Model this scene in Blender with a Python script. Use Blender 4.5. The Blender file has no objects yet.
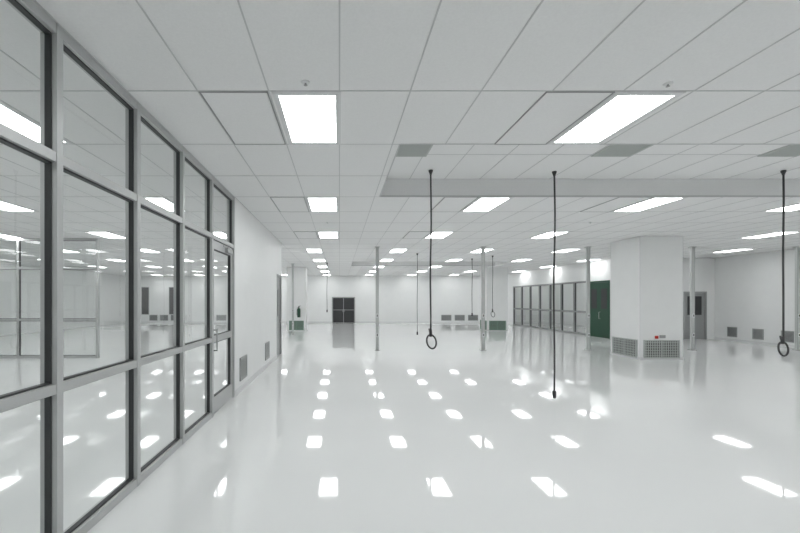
import bpy, bmesh, math, random
from mathutils import Vector
random.seed(3)
S=bpy.context.scene
S.view_settings.view_transform='Standard'
CH=3.49          # ceiling height
CAM=1.69

# ---------------- materials ----------------
def mat(name,col,rough=.5,metal=0,noise=0,nscale=20,bump=0,coat=0,spec=.5):
    m=bpy.data.materials.new(name); m.use_nodes=True
    nt=m.node_tree; b=nt.nodes['Principled BSDF']
    b.inputs['Base Color'].default_value=(*col,1)
    b.inputs['Roughness'].default_value=rough
    b.inputs['Metallic'].default_value=metal
    b.inputs['Specular IOR Level'].default_value=spec
    b.inputs['Coat Weight'].default_value=coat
    if noise or bump:
        tc=nt.nodes.new('ShaderNodeTexCoord'); n=nt.nodes.new('ShaderNodeTexNoise')
        n.inputs['Scale'].default_value=nscale; n.inputs['Detail'].default_value=3
        nt.links.new(tc.outputs['Object'],n.inputs['Vector'])
        if noise:
            r=nt.nodes.new('ShaderNodeValToRGB')
            r.color_ramp.elements[0].position=.3; r.color_ramp.elements[1].position=.7
            r.color_ramp.elements[0].color=(*[c*(1-noise) for c in col],1)
            r.color_ramp.elements[1].color=(*[min(1,c*(1+noise)) for c in col],1)
            nt.links.new(n.outputs['Fac'],r.inputs['Fac']); nt.links.new(r.outputs['Color'],b.inputs['Base Color'])
        if bump:
            bp=nt.nodes.new('ShaderNodeBump'); bp.inputs['Strength'].default_value=bump
            bp.inputs['Distance'].default_value=.01
            nt.links.new(n.outputs['Fac'],bp.inputs['Height']); nt.links.new(bp.outputs['Normal'],b.inputs['Normal'])
    return m
M_wall=mat('wall_paint',(.88,.89,.885),.45,noise=.01,nscale=3)
M_ceil=mat('ceiling_tile',(.84,.845,.842),.75,noise=.02,nscale=60)
M_grid=mat('ceiling_tee',(.58,.59,.59),.5)
M_floor=mat('epoxy_floor',(.875,.886,.882),.04,noise=.01,nscale=.8,bump=.07,spec=.65)
M_alu=mat('aluminium_frame',(.52,.53,.528),.4,metal=.3)
M_dark=mat('dark_gasket',(.04,.042,.044),.5)
M_black=mat('black_metal',(.035,.035,.038),.35)
M_cord=mat('cord_rubber',(.05,.052,.052),.5)
M_white=mat('white_metal',(.76,.77,.77),.4)
M_pole=mat('pole_metal',(.56,.58,.57),.35,metal=.2)
M_vent=mat('vent_metal',(.40,.41,.41),.4,metal=.2)
M_door=mat('door_grey_paint',(.33,.34,.34),.4)
M_green=mat('green_paint',(.012,.065,.035),.4)
M_greeng=mat('green_grey_metal',(.22,.34,.27),.4)
M_trim=mat('fixture_trim',(.72,.73,.73),.5)
M_hatch=mat('hatch_frame',(.34,.35,.35),.5)
M_grille=mat('grille_metal',(.50,.53,.51),.5)
M_gback=mat('ceiling_grille_backing',(.42,.44,.43),.6)  # plain mid-grey plate behind the ceiling grille slats
M_back=mat('grille_backing',(.13,.135,.13),.6)
M_red=mat('red_plastic',(.5,.04,.03),.4)
def emis(name,s):
    m=bpy.data.materials.new(name); m.use_nodes=True; nt=m.node_tree
    b=nt.nodes['Principled BSDF']; b.inputs['Base Color'].default_value=(.9,.9,.9,1)
    b.inputs['Emission Color'].default_value=(.985,.998,1,1); b.inputs['Emission Strength'].default_value=s
    return m
M_lamp=emis('light_diffuser',9.0)
def glass():
    m=bpy.data.materials.new('window_glass'); m.use_nodes=True; nt=m.node_tree; nt.nodes.clear()
    o=nt.nodes.new('ShaderNodeOutputMaterial'); mx=nt.nodes.new('ShaderNodeMixShader')
    t=nt.nodes.new('ShaderNodeBsdfTransparent'); t.inputs[0].default_value=(.94,.955,.95,1)
    g=nt.nodes.new('ShaderNodeBsdfGlossy'); g.inputs['Roughness'].default_value=.0
    lw=nt.nodes.new('ShaderNodeLayerWeight'); lw.inputs['Blend'].default_value=.5
    p=nt.nodes.new('ShaderNodeMath'); p.operation='POWER'; p.inputs[1].default_value=5
    ma=nt.nodes.new('ShaderNodeMath'); ma.operation='MULTIPLY_ADD'; ma.inputs[1].default_value=.85; ma.inputs[2].default_value=.08
    nt.links.new(lw.outputs['Facing'],p.inputs[0]); nt.links.new(p.outputs[0],ma.inputs[0])
    nt.links.new(ma.outputs[0],mx.inputs[0]); nt.links.new(t.outputs[0],mx.inputs[1]); nt.links.new(g.outputs[0],mx.inputs[2])
    nt.links.new(mx.outputs[0],o.inputs[0]); return m
M_glass=glass()

# ---------------- mesh helpers ----------------
class B:
    def __init__(s): s.bm=bmesh.new(); s.mats=[]
    def mi(s,m):
        if m not in s.mats: s.mats.append(m)
        return s.mats.index(m)
    def quad(s,ps,m):
        i=s.mi(m); f=s.bm.faces.new([s.bm.verts.new(p) for p in ps]); f.material_index=i
    def box(s,x0,x1,y0,y1,z0,z1,m):
        i=s.mi(m)
        v=[s.bm.verts.new(p) for p in [(x0,y0,z0),(x1,y0,z0),(x1,y1,z0),(x0,y1,z0),(x0,y0,z1),(x1,y0,z1),(x1,y1,z1),(x0,y1,z1)]]
        for q in [(0,3,2,1),(4,5,6,7),(0,1,5,4),(1,2,6,5),(2,3,7,6),(3,0,4,7)]:
            f=s.bm.faces.new([v[k] for k in q]); f.material_index=i
        return s
    def tube(s,pts,r,m,n=10,radii=None):
        i=s.mi(m); rings=[]; pts=[Vector(p) for p in pts]
        up=Vector((0,1,0))
        for k,p in enumerate(pts):
            t=(pts[min(k+1,len(pts)-1)]-pts[max(k-1,0)]).normalized()
            u=up if abs(t.dot(up))<.95 else Vector((1,0,0))
            a=t.cross(u).normalized(); b=t.cross(a).normalized()
            rr=radii[k] if radii else r
            rings.append([s.bm.verts.new(p+a*math.cos(2*math.pi*j/n)*rr+b*math.sin(2*math.pi*j/n)*rr) for j in range(n)])
        for k in range(len(rings)-1):
            for j in range(n):
                f=s.bm.faces.new([rings[k][j],rings[k][(j+1)%n],rings[k+1][(j+1)%n],rings[k+1][j]]); f.material_index=i; f.smooth=True
        for rg in (rings[0],rings[-1]):
            f=s.bm.faces.new(rg); f.material_index=i
        return s
    def done(s,name,origin=None):
        bmesh.ops.recalc_face_normals(s.bm,faces=s.bm.faces[:])
        o=Vector(origin) if origin else Vector((0,0,0))
        if origin: bmesh.ops.translate(s.bm,verts=s.bm.verts[:],vec=-o)
        me=bpy.data.meshes.new(name); s.bm.to_mesh(me); s.bm.free()
        for m in s.mats: me.materials.append(m)
        ob=bpy.data.objects.new(name,me); S.collection.objects.link(ob); ob.location=o
        return ob
def empty(name,loc):
    e=bpy.data.objects.new(name,None); S.collection.objects.link(e); e.location=loc; e.empty_display_size=.2; return e
def parent(ch,p):
    ch.parent=p; ch.location=ch.location-p.location

X0,X1,Y0,Y1=-16.0,16.1,-7.0,31.0
# ---------------- shell ----------------
B().box(X0-.2,X1+.2,Y0-.2,Y1+.2,-.2,0,M_floor).done('floor')
RX=.70; RZ=CH+.31
recs=[(RX,X1+.2,4.79,7.23),(.62,8.2,19.43,21.87)]
RY0,RY1=4.79,7.23
c=B()
c.box(X0-.2,X1+.2,Y0-.2,4.79,CH,CH+.5,M_ceil)
c.box(X0-.2,RX,4.79,7.23,CH,CH+.5,M_ceil)
c.box(RX,X1+.2,4.79,7.23,RZ,RZ+.2,M_ceil)
c.box(X0-.2,X1+.2,7.23,19.43,CH,CH+.5,M_ceil)
c.box(X0-.2,.62,19.43,21.87,CH,CH+.5,M_ceil)
c.box(8.2,X1+.2,19.43,21.87,CH,CH+.5,M_ceil)
c.box(.62,8.2,19.43,21.87,RZ,RZ+.2,M_ceil)
c.box(X0-.2,X1+.2,21.87,Y1+.2,CH,CH+.5,M_ceil)
c.done('ceiling')
g=B(); w=.0055; t=.004
def seg_y(x,ya,yb):
    cuts=[(ra,rb) for (xa,xb,ra,rb) in recs if xa<x<xb]
    y=ya
    for ra,rb in cuts:
        g.box(x-w,x+w,y,ra,CH-t,CH+.001,M_grid); g.box(x-w,x+w,ra,rb,RZ-t,RZ+.001,M_grid); y=rb
    g.box(x-w,x+w,y,yb,CH-t,CH+.001,M_grid)
for n in range(-26,27): seg_y(n*.61,Y0,Y1)
y=3.57-1.22*8
while y<Y1:
    r=[q for q in recs if q[2]+.01<y<q[3]-.01]
    if r:
        xa,xb=r[0][0],min(r[0][1],X1)
        g.box(X0,xa,y-w,y+w,CH-t*.9,CH+.001,M_grid); g.box(xa,xb,y-w,y+w,RZ-t*.9,RZ+.001,M_grid)
        if xb<X1: g.box(xb,X1,y-w,y+w,CH-t*.9,CH+.001,M_grid)
    else: g.box(X0,X1,y-w,y+w,CH-t*.9,CH+.001,M_grid)
    y+=1.22
for (xa,xb,ya,yb) in recs:
    xb=min(xb,X1)
    g.box(xa-.012,xa+.004,ya,yb,CH-.006,CH+.02,M_grid)
    g.box(xa,xb,ya-.012,ya+.004,CH-.006,CH+.02,M_grid)
    g.box(xa,xb,yb-.004,yb+.012,CH-.006,CH+.02,M_grid)
g.done('ceiling_tile_grid')

B().box(X0-.2,X1+.2,Y1,Y1+.2,0,CH,M_wall).done('wall_far')
B().box(X0-.2,X1+.2,Y0-.2,Y0,0,CH,M_wall).done('wall_rear')
B().box(X0-.2,X0,Y0,Y1,0,CH,M_wall).done('wall_left_outer')
B().box(X1,X1+.2,Y0,Y1,0,RZ,M_wall).done('wall_right')
LX=-1.83
b=B(); b.box(LX-.15,LX,7.26,12.1,0,CH,M_wall); b.box(LX-.15,LX,12.1,13.05,2.45,CH,M_wall); b.done('wall_left')
b=B(); b.box(LX,LX+.012,7.30,12.1,0,.1,M_white); b.done('baseboard_left')
b=B(); b.box(X0,X1,Y1-.012,Y1,0,.1,M_white); b.done('baseboard_far')
b=B(); b.box(X1-.012,X1,Y0,17.8,0,.1,M_white); b.done('baseboard_right')

# ---------------- framed glass walls ----------------
def pane(b,gl,x0,x1,y0,y1,z0,z1,axis):
    k=.011
    if axis=='y':
        xm=(x0+x1)/2
        gl.quad([(xm,y0,z0),(xm,y1,z0),(xm,y1,z1),(xm,y0,z1)],M_glass)
        a,c_=xm-.02,xm+.02
        b.box(a,c_,y0,y0+k,z0,z1,M_dark); b.box(a,c_,y1-k,y1,z0,z1,M_dark)
        b.box(a,c_,y0,y1,z0,z0+k,M_dark); b.box(a,c_,y0,y1,z1-k,z1,M_dark)
    else:
        ym=(y0+y1)/2
        gl.quad([(x0,ym,z0),(x1,ym,z0),(x1,ym,z1),(x0,ym,z1)],M_glass)
        a,c_=ym-.02,ym+.02
        b.box(x0,x0+k,a,c_,z0,z1,M_dark); b.box(x1-k,x1,a,c_,z0,z1,M_dark)
        b.box(x0,x1,a,c_,z0,z0+k,M_dark); b.box(x0,x1,a,c_,z1-k,z1,M_dark)
FX0,FX1=-1.94,LX
rails=[(0,.07),(1.08,1.145),(2.585,2.65),(CH-.07,CH)]
mull=[-6.0,-4.9,-3.8,-2.7,-1.6,-.5,.6,1.63,2.72,3.79,4.88,6.0,7.22]
e=empty('window_1',(LX-.05,2,0))
b=B(); gl=B()
hw=.03
b.box(FX0,FX1,Y0,mull[0],0,CH,M_wall)
for m_ in mull: b.box(FX0,FX1,m_-hw,m_+hw,0,CH,M_alu)
for i in range(len(mull)-1):
    a,d=mull[i]+hw,mull[i+1]-hw
    last=i==len(mull)-2
    for j,(z0,z1) in enumerate(rails):
        if last and j in(0,1): continue
        b.box(FX0+.005,FX1-.005,a,d,z0,z1,M_alu)
    for j in range(3):
        if last and j<2: continue
        pane(b,gl,FX0,FX1,a,d,rails[j][1],rails[j+1][0],'y')
fr=b.done('frame'); parent(fr,e)
gg=gl.done('glass'); parent(gg,e)
# glazed door in the last bay
e=empty('door_1',(LX-.05,6.6,0))
b=B(); gl=B(); a,d=6.035,7.185; x0,x1=-1.91,-1.855
b.box(x0,x1,a,a+.10,.01,2.575,M_alu); b.box(x0,x1,d-.10,d,.01,2.575,M_alu)
b.box(x0,x1,a+.1,d-.1,.01,.25,M_alu); b.box(x0,x1,a+.1,d-.1,2.45,2.575,M_alu); b.box(x0,x1,a+.1,d-.1,1.06,1.16,M_alu)
pane(b,gl,x0,x1,a+.1,d-.1,.25,1.06,'y'); pane(b,gl,x0,x1,a+.1,d-.1,1.16,2.45,'y')
parent(b.done('leaf'),e); parent(gl.done('glass'),e)
b=B(); b.tube([(x1,a+.05,1.25),(x1+.06,a+.05,1.25),(x1+.06,a+.05,1.27),(x1+.06,a+.05,1.0),(x1+.06,a+.05,.95),(x1,a+.05,.95)],.011,M_vent)
b.box(x1,x1+.05,d-.45,d-.15,2.46,2.53,M_vent); b.box(x1+.02,x1+.035,a+.5,d-.3,2.535,2.55,M_vent)
parent(b.done('handle_and_closer'),e)

# partition across adjacent room
e=empty('window_2',(-11,12.1,0)); b=B(); gl=B()
xs=[-15.97,-14.8,-13.6,-12.4,-11.7,-10.6,-9.35,-8.2,-7.05]
for x in xs: b.box(x-.03,x+.03,12.05,12.15,0,CH,M_alu)
for i in range(len(xs)-1):
    a,d=xs[i]+.03,xs[i+1]-.03
    for (z0,z1) in rails: b.box(a,d,12.055,12.145,z0,z1,M_alu)
    for j in range(3): pane(b,gl,a,d,12.05,12.15,rails[j][1],rails[j+1][0],'x')
parent(b.done('frame'),e); parent(gl.done('glass'),e)

# solid door after the left wall
e=empty('door_2',(LX-.07,12.6,0)); b=B()
b.box(LX-.15,LX+.01,12.1,12.16,0,2.45,M_vent); b.box(LX-.15,LX+.01,12.99,13.05,0,2.45,M_vent); b.box(LX-.15,LX+.01,12.16,12.99,2.39,2.45,M_vent)
b.box(LX-.09,LX-.04,12.165,12.985,.01,2.385,M_vent); b.box(LX-.04,LX-.035,12.4,12.6,1.2,2.0,M_dark)
b.tube([(LX-.04,12.9,1.02),(LX+.01,12.9,1.02),(LX+.012,12.78,1.02)],.01,M_alu)
parent(b.done('leaf_and_frame'),e)

# ---------------- ceiling lights ----------------
lightmesh=None
def light(cx,cy):
    global lightmesh
    if lightmesh is None:
        b=B(); W,L=.298,.603; w2,l2=.248,.545; z=-.010
        b.box(-W,-w2,-L,L,z,.0,M_trim); b.box(w2,W,-L,L,z,.0,M_trim)
        b.box(-w2,w2,-L,-l2,z,.0,M_trim); b.box(-w2,w2,l2,L,z,.0,M_trim)
        b.box(-w2,w2,-l2,l2,-.006,-.002,M_lamp)
        o=b.done('ceiling_light'); lightmesh=o.data
    else:
        o=bpy.data.objects.new('ceiling_light',lightmesh); S.collection.objects.link(o)
    o.location=(cx,cy,CH)
cols=[(8.47,9.68,11.7,12.95),(8.05,9.15,22.6,23.8),(-2.85,-1.85,22.6,23.8)]
for k in range(-2,8):
    yc=4.18+3.66*k
    if yc>Y1-.8: continue
    off=-.305 if k<3 else -.915
    for j in range(-5,7):
        xc=off+3.05*j
        if k==0: xc+=.02 if j==0 else (-.055 if j>0 else 0)
        if xc<X0+.5 or xc>X1-.4: continue
        if any(xc+.3>q[0] and xc-.3<q[1] and yc+.6>q[2] and yc-.6<q[3] for q in cols): continue
        light(xc,yc)

# access hatches beside lights
for (xc,k) in [(-.915,0),(2.08,0),(-.915,1),(2.135,1),(5.185,1),(-.915,2),(2.135,2)]:
    yc=4.18+3.66*k; W,L=.297,.602; r=.009
    b=B()
    b.box(xc-W,xc-W+r,yc-L,yc+L,CH-.010,CH,M_hatch); b.box(xc+W-r,xc+W,yc-L,yc+L,CH-.010,CH,M_hatch)
    b.box(xc-W,xc+W,yc-L,yc-L+r,CH-.010,CH,M_hatch); b.box(xc-W,xc+W,yc+L-r,yc+L,CH-.010,CH,M_hatch)
    b.box(xc-W+.015,xc+W-.015,yc-L+.015,yc+L-.015,CH-.007,CH,M_ceil)
    b.done('ceiling_access_panel',(xc,yc,CH))
# return-air grilles in the recess
def ceil_grille(xa,xb,ya,yb,z):
    b=B(); r=.025
    b.box(xa,xb,ya,ya+r,z-.012,z,M_grille); b.box(xa,xb,yb-r,yb,z-.012,z,M_grille)
    b.box(xa,xa+r,ya,yb,z-.012,z,M_grille); b.box(xb-r,xb,ya,yb,z-.012,z,M_grille)
    n=14
    for i in range(n):
        y=ya+r+(yb-ya-2*r)*(i+.5)/n
        b.box(xa+r,xb-r,y-.011,y+.011,z-.010,z-.004,M_grille)
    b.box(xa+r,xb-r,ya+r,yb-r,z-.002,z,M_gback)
    b.done('ceiling_vent_grille',((xa+xb)/2,(ya+yb)/2,z))
ceil_grille(.745,1.27,5.5,6.08,RZ); ceil_grille(3.68,4.25,5.5,6.08,RZ); ceil_grille(6.12,6.69,5.5,6.08,RZ)
# sprinklers
for (x,y) in [(-.28,3.43),(2.73,3.45),(-.28,9.6),(5.8,9.6)]:
    b=B(); b.tube([(x,y,CH),(x,y,CH-.006),(x,y,CH-.010)],.04,M_white,20,[.036,.034,.016])
    b.tube([(x,y,CH-.008),(x,y,CH-.022),(x,y,CH-.024),(x,y,CH-.026)],.01,M_vent,14,[.007,.007,.016,.016])
    b.done('ceiling_sprinkler_head',(x,y,CH))

# ---------------- structural columns with base grilles ----------------
def lattice(b,axis,p,a0,a1,z0,z1,m,sgn=-1,n=16,nz=7):
    def bx(u0,u1,w0,w1,d0,d1,mm):
        lo,hi=sorted((p+sgn*d0,p+sgn*d1))
        if axis=='y': b.box(u0,u1,lo,hi,w0,w1,mm)
        else: b.box(lo,hi,u0,u1,w0,w1,mm)
    bx(a0,a1,z0,z1,.0,.006,M_back)
    r=.03
    bx(a0,a1,z0,z0+r,.006,.025,m); bx(a0,a1,z1-r,z1,.006,.025,m); bx(a0,a0+r,z0,z1,.006,.025,m); bx(a1-r,a1,z0,z1,.006,.025,m)
    um=(a0+a1)/2; bx(um-r*.6,um+r*.6,z0,z1,.006,.025,m)
    for i in range(1,n):
        u=a0+(a1-a0)*i/n; bx(u-.009,u+.009,z0+r,z1-r,.006,.018,m)
    for i in range(1,nz):
        z=z0+(z1-z0)*i/nz; bx(a0+r,a1-r,z-.009,z+.009,.006,.020,m)
def column(name,xa,xb,ya,yb,gm,fn):
    e=empty(name,((xa+xb)/2,(ya+yb)/2,0))
    b=B(); b.box(xa,xb,ya,yb,0,CH-.005,M_wall)
    b.box(xa-.012,xb+.012,ya-.012,yb+.012,0,.08,M_white)
    c=.012
    for (u,v) in ((xa,ya),(xb,ya),(xa,yb),(xb,yb)): b.box(u-c*.4,u+c*.4,v-c*.4,v+c*.4,.08,CH-.01,M_white)
    parent(b.done('shaft'),e)
    b=B(); lattice(b,'y',ya,xa+.10,xb-.10,.05,.56,gm,-1); lattice(b,'x',xa,ya+.1,yb-.1,.05,.56,gm,-1)
    if fn: b.box(xa+.42,xa+.50,ya-.03,ya,.60,.68,M_red); b.box(xa+.55,xa+.70,ya-.03,ya,.62,.70,M_vent)
    parent(b.done('base_grille'),e)
column('structural_column',8.47,9.68,11.7,12.95,M_grille,True)
column('structural_column',8.05,9.15,22.6,23.8,M_greeng,False)
column('structural_column',-2.85,-1.85,22.6,23.8,M_greeng,False)
b=B(); x,y=-2.2,22.48
b.tube([(x,y,.75),(x,y,.76),(x,y,1.18),(x,y,1.25),(x,y,1.28)],.08,M_green,18,[.06,.085,.085,.04,.03])
b.tube([(x,y,1.28),(x,y,1.36)],.03,M_black,10); b.tube([(x,y,1.34),(x+.09,y-.02,1.38)],.012,M_black,8)
b.tube([(x,y,1.31),(x-.09,y,1.25),(x-.11,y,1.0),(x-.10,y,.85)],.012,M_black,8)
b.box(x-.03,x+.03,y+.07,22.585,.95,1.05,M_vent)
b.done('fire_extinguisher',(x,y,.75))

# ---------------- service poles ----------------
def pole(x,y):
    b=B(); r=.045; T=CH-.005
    b.box(x-r,x+r,y-r,y+r,0,T,M_pole)
    b.box(x-r-.004,x-r+.004,y-r-.006,y-r+.01,.03,CH-.03,M_vent)
    b.box(x+r-.004,x+r+.004,y-r-.006,y-r+.01,.03,CH-.03,M_vent)
    b.box(x-.09,x+.09,y-.09,y+.09,0,.02,M_vent); b.box(x-.08,x+.08,y-.08,y+.08,CH-.03,T,M_pole)
    for z in (.45,1.1):
        b.box(x-.035,x+.035,y-r-.015,y-r,z,z+.13,M_white); b.box(x-.015,x+.015,y-r-.017,y-r-.014,z+.03,z+.10,M_dark)
    b.done('service_pole',(x,y,0))
for x in (1.27,4.84,8.38,11.9,15.45): pole(x,14.0)
pole(-2.3,20.5)

# ---------------- hanging cords ----------------
def cord(x,y,zt,zb,loop,r=.014,wob=.01,ph=0):
    b=B(); pts=[]; R=.075
    zend=zb+(2*R*1.5 if loop else .12)
    n=40
    for i in range(n+1):
        t=i/n; z=zt+(zend-zt)*t
        env=math.sin(math.pi*t)
        pts.append((x+wob*math.sin(7*t+ph)*env,y+wob*math.cos(5*t+ph)*env,z))
    if loop:
        for i in range(1,25):
            a=math.pi/2-2*math.pi*i/24*1.0
            pts.append((x+R*math.cos(a)+.03*(1-math.sin(a))/2,y+.012*i/24+.01,zend-R*1.5+R*1.5*math.sin(a)))
        pts.append((x-.02,y+.03,zend+.10))
    b.tube(pts,r,M_cord)
    b.tube([(x,y,zt),(x,y,zt-.02),(x,y,zt-.05),(x,y,zt-.07)],.04,M_cord,16,[.035,.035,.022,.018])
    if loop: b.tube([(x,y+.01,zend+.09),(x,y+.01,zend-.03)],.024,M_black,12)
    else: b.tube([(x,y,zb+.13),(x,y,zb+.11),(x,y,zb+.02),(x,y,zb)],.03,M_black,12,[.016,.030,.030,.022])
    b.done('hanging_power_cord',(x,y,zt))
cord(1.48,6.73,RZ-.005,.90,True)
cord(3.52,6.80,RZ-.005,.08,False,wob=.02,ph=1)
cord(7.22,6.75,RZ-.005,.78,True,ph=2)
cord(3.0,16.0,CH-.005,.35,False,r=.010); cord(5.75,18.0,CH-.005,1.0,False,r=.012); cord(6.2,16.8,CH-.005,1.0,True,r=.010); cord(-.6,20,CH-.005,1.1,False,r=.010)

# ---------------- wall vents ----------------
def vent(axis,p,a0,a1,z0,z1,sgn):
    b=B()
    def bx(u0,u1,w0,w1,d0,d1,mm):
        lo,hi=sorted((p+sgn*d0,p+sgn*d1))
        if axis=='y': b.box(u0,u1,lo,hi,w0,w1,mm)
        else: b.box(lo,hi,u0,u1,w0,w1,mm)
    r=.03
    bx(a0,a1,z0,z1,0,.004,M_back)
    bx(a0,a1,z0,z0+r,.004,.02,M_vent); bx(a0,a1,z1-r,z1,.004,.02,M_vent); bx(a0,a0+r,z0,z1,.004,.02,M_vent); bx(a1-r,a1,z0,z1,.004,.02,M_vent)
    n=8
    for i in range(n):
        z=z0+r+(z1-z0-2*r)*(i+.5)/n; bx(a0+r,a1-r,z-.012,z+.012,.004,.016,M_vent)
    o=((a0+a1)/2,p,z0) if axis=='y' else (p,(a0+a1)/2,z0)
    b.done('wall_vent_grille',o)
vent('x',LX,7.6,8.15,.20,.62,1); vent('x',LX,10.2,10.75,.20,.62,1)
for y in (13.3,14.7,15.75,16.8): vent('x',X1,y,y+.42,.18,.58,-1)
for x in (-9.2,-8.3,-7.3,7.6,8.6,9.6): vent('y',Y1,x,x+.75,.15,.58,-1)
for x in (-14.2,-13.4,-12.6): vent('y',Y1,x,x+.6,.15,.58,-1)

# ---------------- far black double door ----------------
e=empty('door_3',(.27,Y1,0)); b=B()
xa,xb,zt=-.50,1.10,1.85; f=.06
b.box(xa-f,xa,Y1-.05,Y1,0,zt+f,M_vent); b.box(xb,xb+f,Y1-.05,Y1,0,zt+f,M_vent); b.box(xa,xb,Y1-.05,Y1,zt,zt+f,M_vent)
xm=(xa+xb)/2
for (u,v) in ((xa+.01,xm-.01),(xm+.01,xb-.01)):
    b.box(u,v,Y1-.04,Y1-.005,.01,zt-.005,M_black)
    b.box(u+.1,v-.1,Y1-.048,Y1-.04,1.05,zt-.15,M_dark); b.box(u+.1,v-.1,Y1-.048,Y1-.04,.15,.85,M_dark)
b.box(xm-.02,xm+.02,Y1-.055,Y1-.005,0.01,zt,M_vent)
b.box(xa,xb,Y1-.052,Y1-.04,.93,.97,M_vent)
b.tube([(xm-.06,Y1-.04,1.0),(xm-.06,Y1-.09,1.0),(xm-.06,Y1-.09,.8),(xm-.06,Y1-.04,.8)],.012,M_vent)
b.tube([(xm+.06,Y1-.04,1.0),(xm+.06,Y1-.09,1.0),(xm+.06,Y1-.09,.8),(xm+.06,Y1-.04,.8)],.012,M_vent)
parent(b.done('leaves_and_frame'),e)

for i,x in enumerate((-14.75,-12.7)):
    b=B(); b.box(x,x+.5,Y1-.03,Y1,.64,2.62,M_black); b.box(x-.04,x,Y1-.04,Y1,.6,2.66,M_vent); b.box(x+.5,x+.54,Y1-.04,Y1,.6,2.66,M_vent)
    b.box(x,x+.5,Y1-.04,Y1,2.62,2.66,M_vent); b.box(x,x+.5,Y1-.04,Y1,.6,.64,M_vent)
    b.done('window_%d'%(3+i),(x,Y1,.6))

# ---------------- right-hand enclosed room ----------------
BX,BY=11.7,17.8
b=B()
b.box(BX,14.75,BY,BY+.15,0,CH,M_wall); b.box(15.75,X1,BY,BY+.15,0,CH,M_wall); b.box(14.75,15.75,BY,BY+.15,2.05,CH,M_wall)
b.done('wall_partition_front')
b=B()
b.box(BX,BX+.15,BY+.15,19.5,2.55,CH,M_wall); b.box(BX,BX+.15,19.5,28,2.6,CH,M_wall); b.box(BX,BX+.15,28,Y1,0,CH,M_wall)
b.done('wall_partition_side')
e=empty('door_4',(BX+.07,18.7,0)); b=B()
y0,y1=BY+.15,19.5
b.box(BX-.02,BX+.15,y0,y0+.06,0,2.55,M_green); b.box(BX-.02,BX+.15,y1-.06,y1,0,2.55,M_green); b.box(BX-.02,BX+.15,y0+.06,y1-.06,2.48,2.55,M_green)
ym=(y0+y1)/2
for (u,v) in ((y0+.065,ym-.004),(ym+.004,y1-.065)):
    b.box(BX+.01,BX+.06,u,v,.01,2.475,M_green); b.box(BX+.002,BX+.01,u+.15,v-.15,1.3,2.2,M_dark)
b.tube([(BX+.01,ym-.08,1.15),(BX-.05,ym-.08,1.15),(BX-.05,ym-.08,.85),(BX+.01,ym-.08,.85)],.014,M_vent)
parent(b.done('leaves_and_frame'),e)
e=empty('window_5',(BX+.07,23.7,0)); b=B(); gl=B()
ys=[19.54+i*(27.96-19.54)/7 for i in range(8)]
for y in ys: b.box(BX,BX+.12,y-.04,y+.04,0,2.6,M_hatch)
for i in range(7):
    a,d=ys[i]+.04,ys[i+1]-.04
    for (z0,z1) in ((0,.08),(1.08,1.15),(2.53,2.6)): b.box(BX,BX+.12,a,d,z0,z1,M_hatch)
    pane(b,gl,BX,BX+.12,a,d,.08,1.08,'y'); pane(b,gl,BX,BX+.12,a,d,1.15,2.53,'y')
parent(b.done('frame'),e); parent(gl.done('glass'),e)
e=empty('door_5',(15.25,BY,0)); b=B()
b.box(14.75,14.81,BY-.01,BY+.15,0,2.05,M_vent); b.box(15.69,15.75,BY-.01,BY+.15,0,2.05,M_vent); b.box(14.81,15.69,BY-.01,BY+.15,1.99,2.05,M_vent)
b.box(14.815,15.685,BY+.03,BY+.08,.01,1.985,M_door); b.box(14.95,15.55,BY+.02,BY+.03,1.05,1.85,M_dark)
b.tube([(14.9,BY+.03,1.0),(14.9,BY-.03,1.0),(15.02,BY-.03,1.0)],.012,M_alu)
parent(b.done('leaf_and_frame'),e)

# ---------------- world & camera ----------------
wd=bpy.data.worlds.new('world'); S.world=wd; wd.use_nodes=True
wd.node_tree.nodes['Background'].inputs[0].default_value=(.6,.62,.62,1)
cam=bpy.data.cameras.new('camera'); co=bpy.data.objects.new('camera',cam); S.collection.objects.link(co)
co.location=(0,0,CAM); co.rotation_euler=(math.pi/2,0,0)
cam.lens=415*36/800; cam.sensor_width=36; cam.shift_x=60.5/800; cam.shift_y=33.5/800
cam.clip_start=.05; cam.clip_end=200
S.camera=co
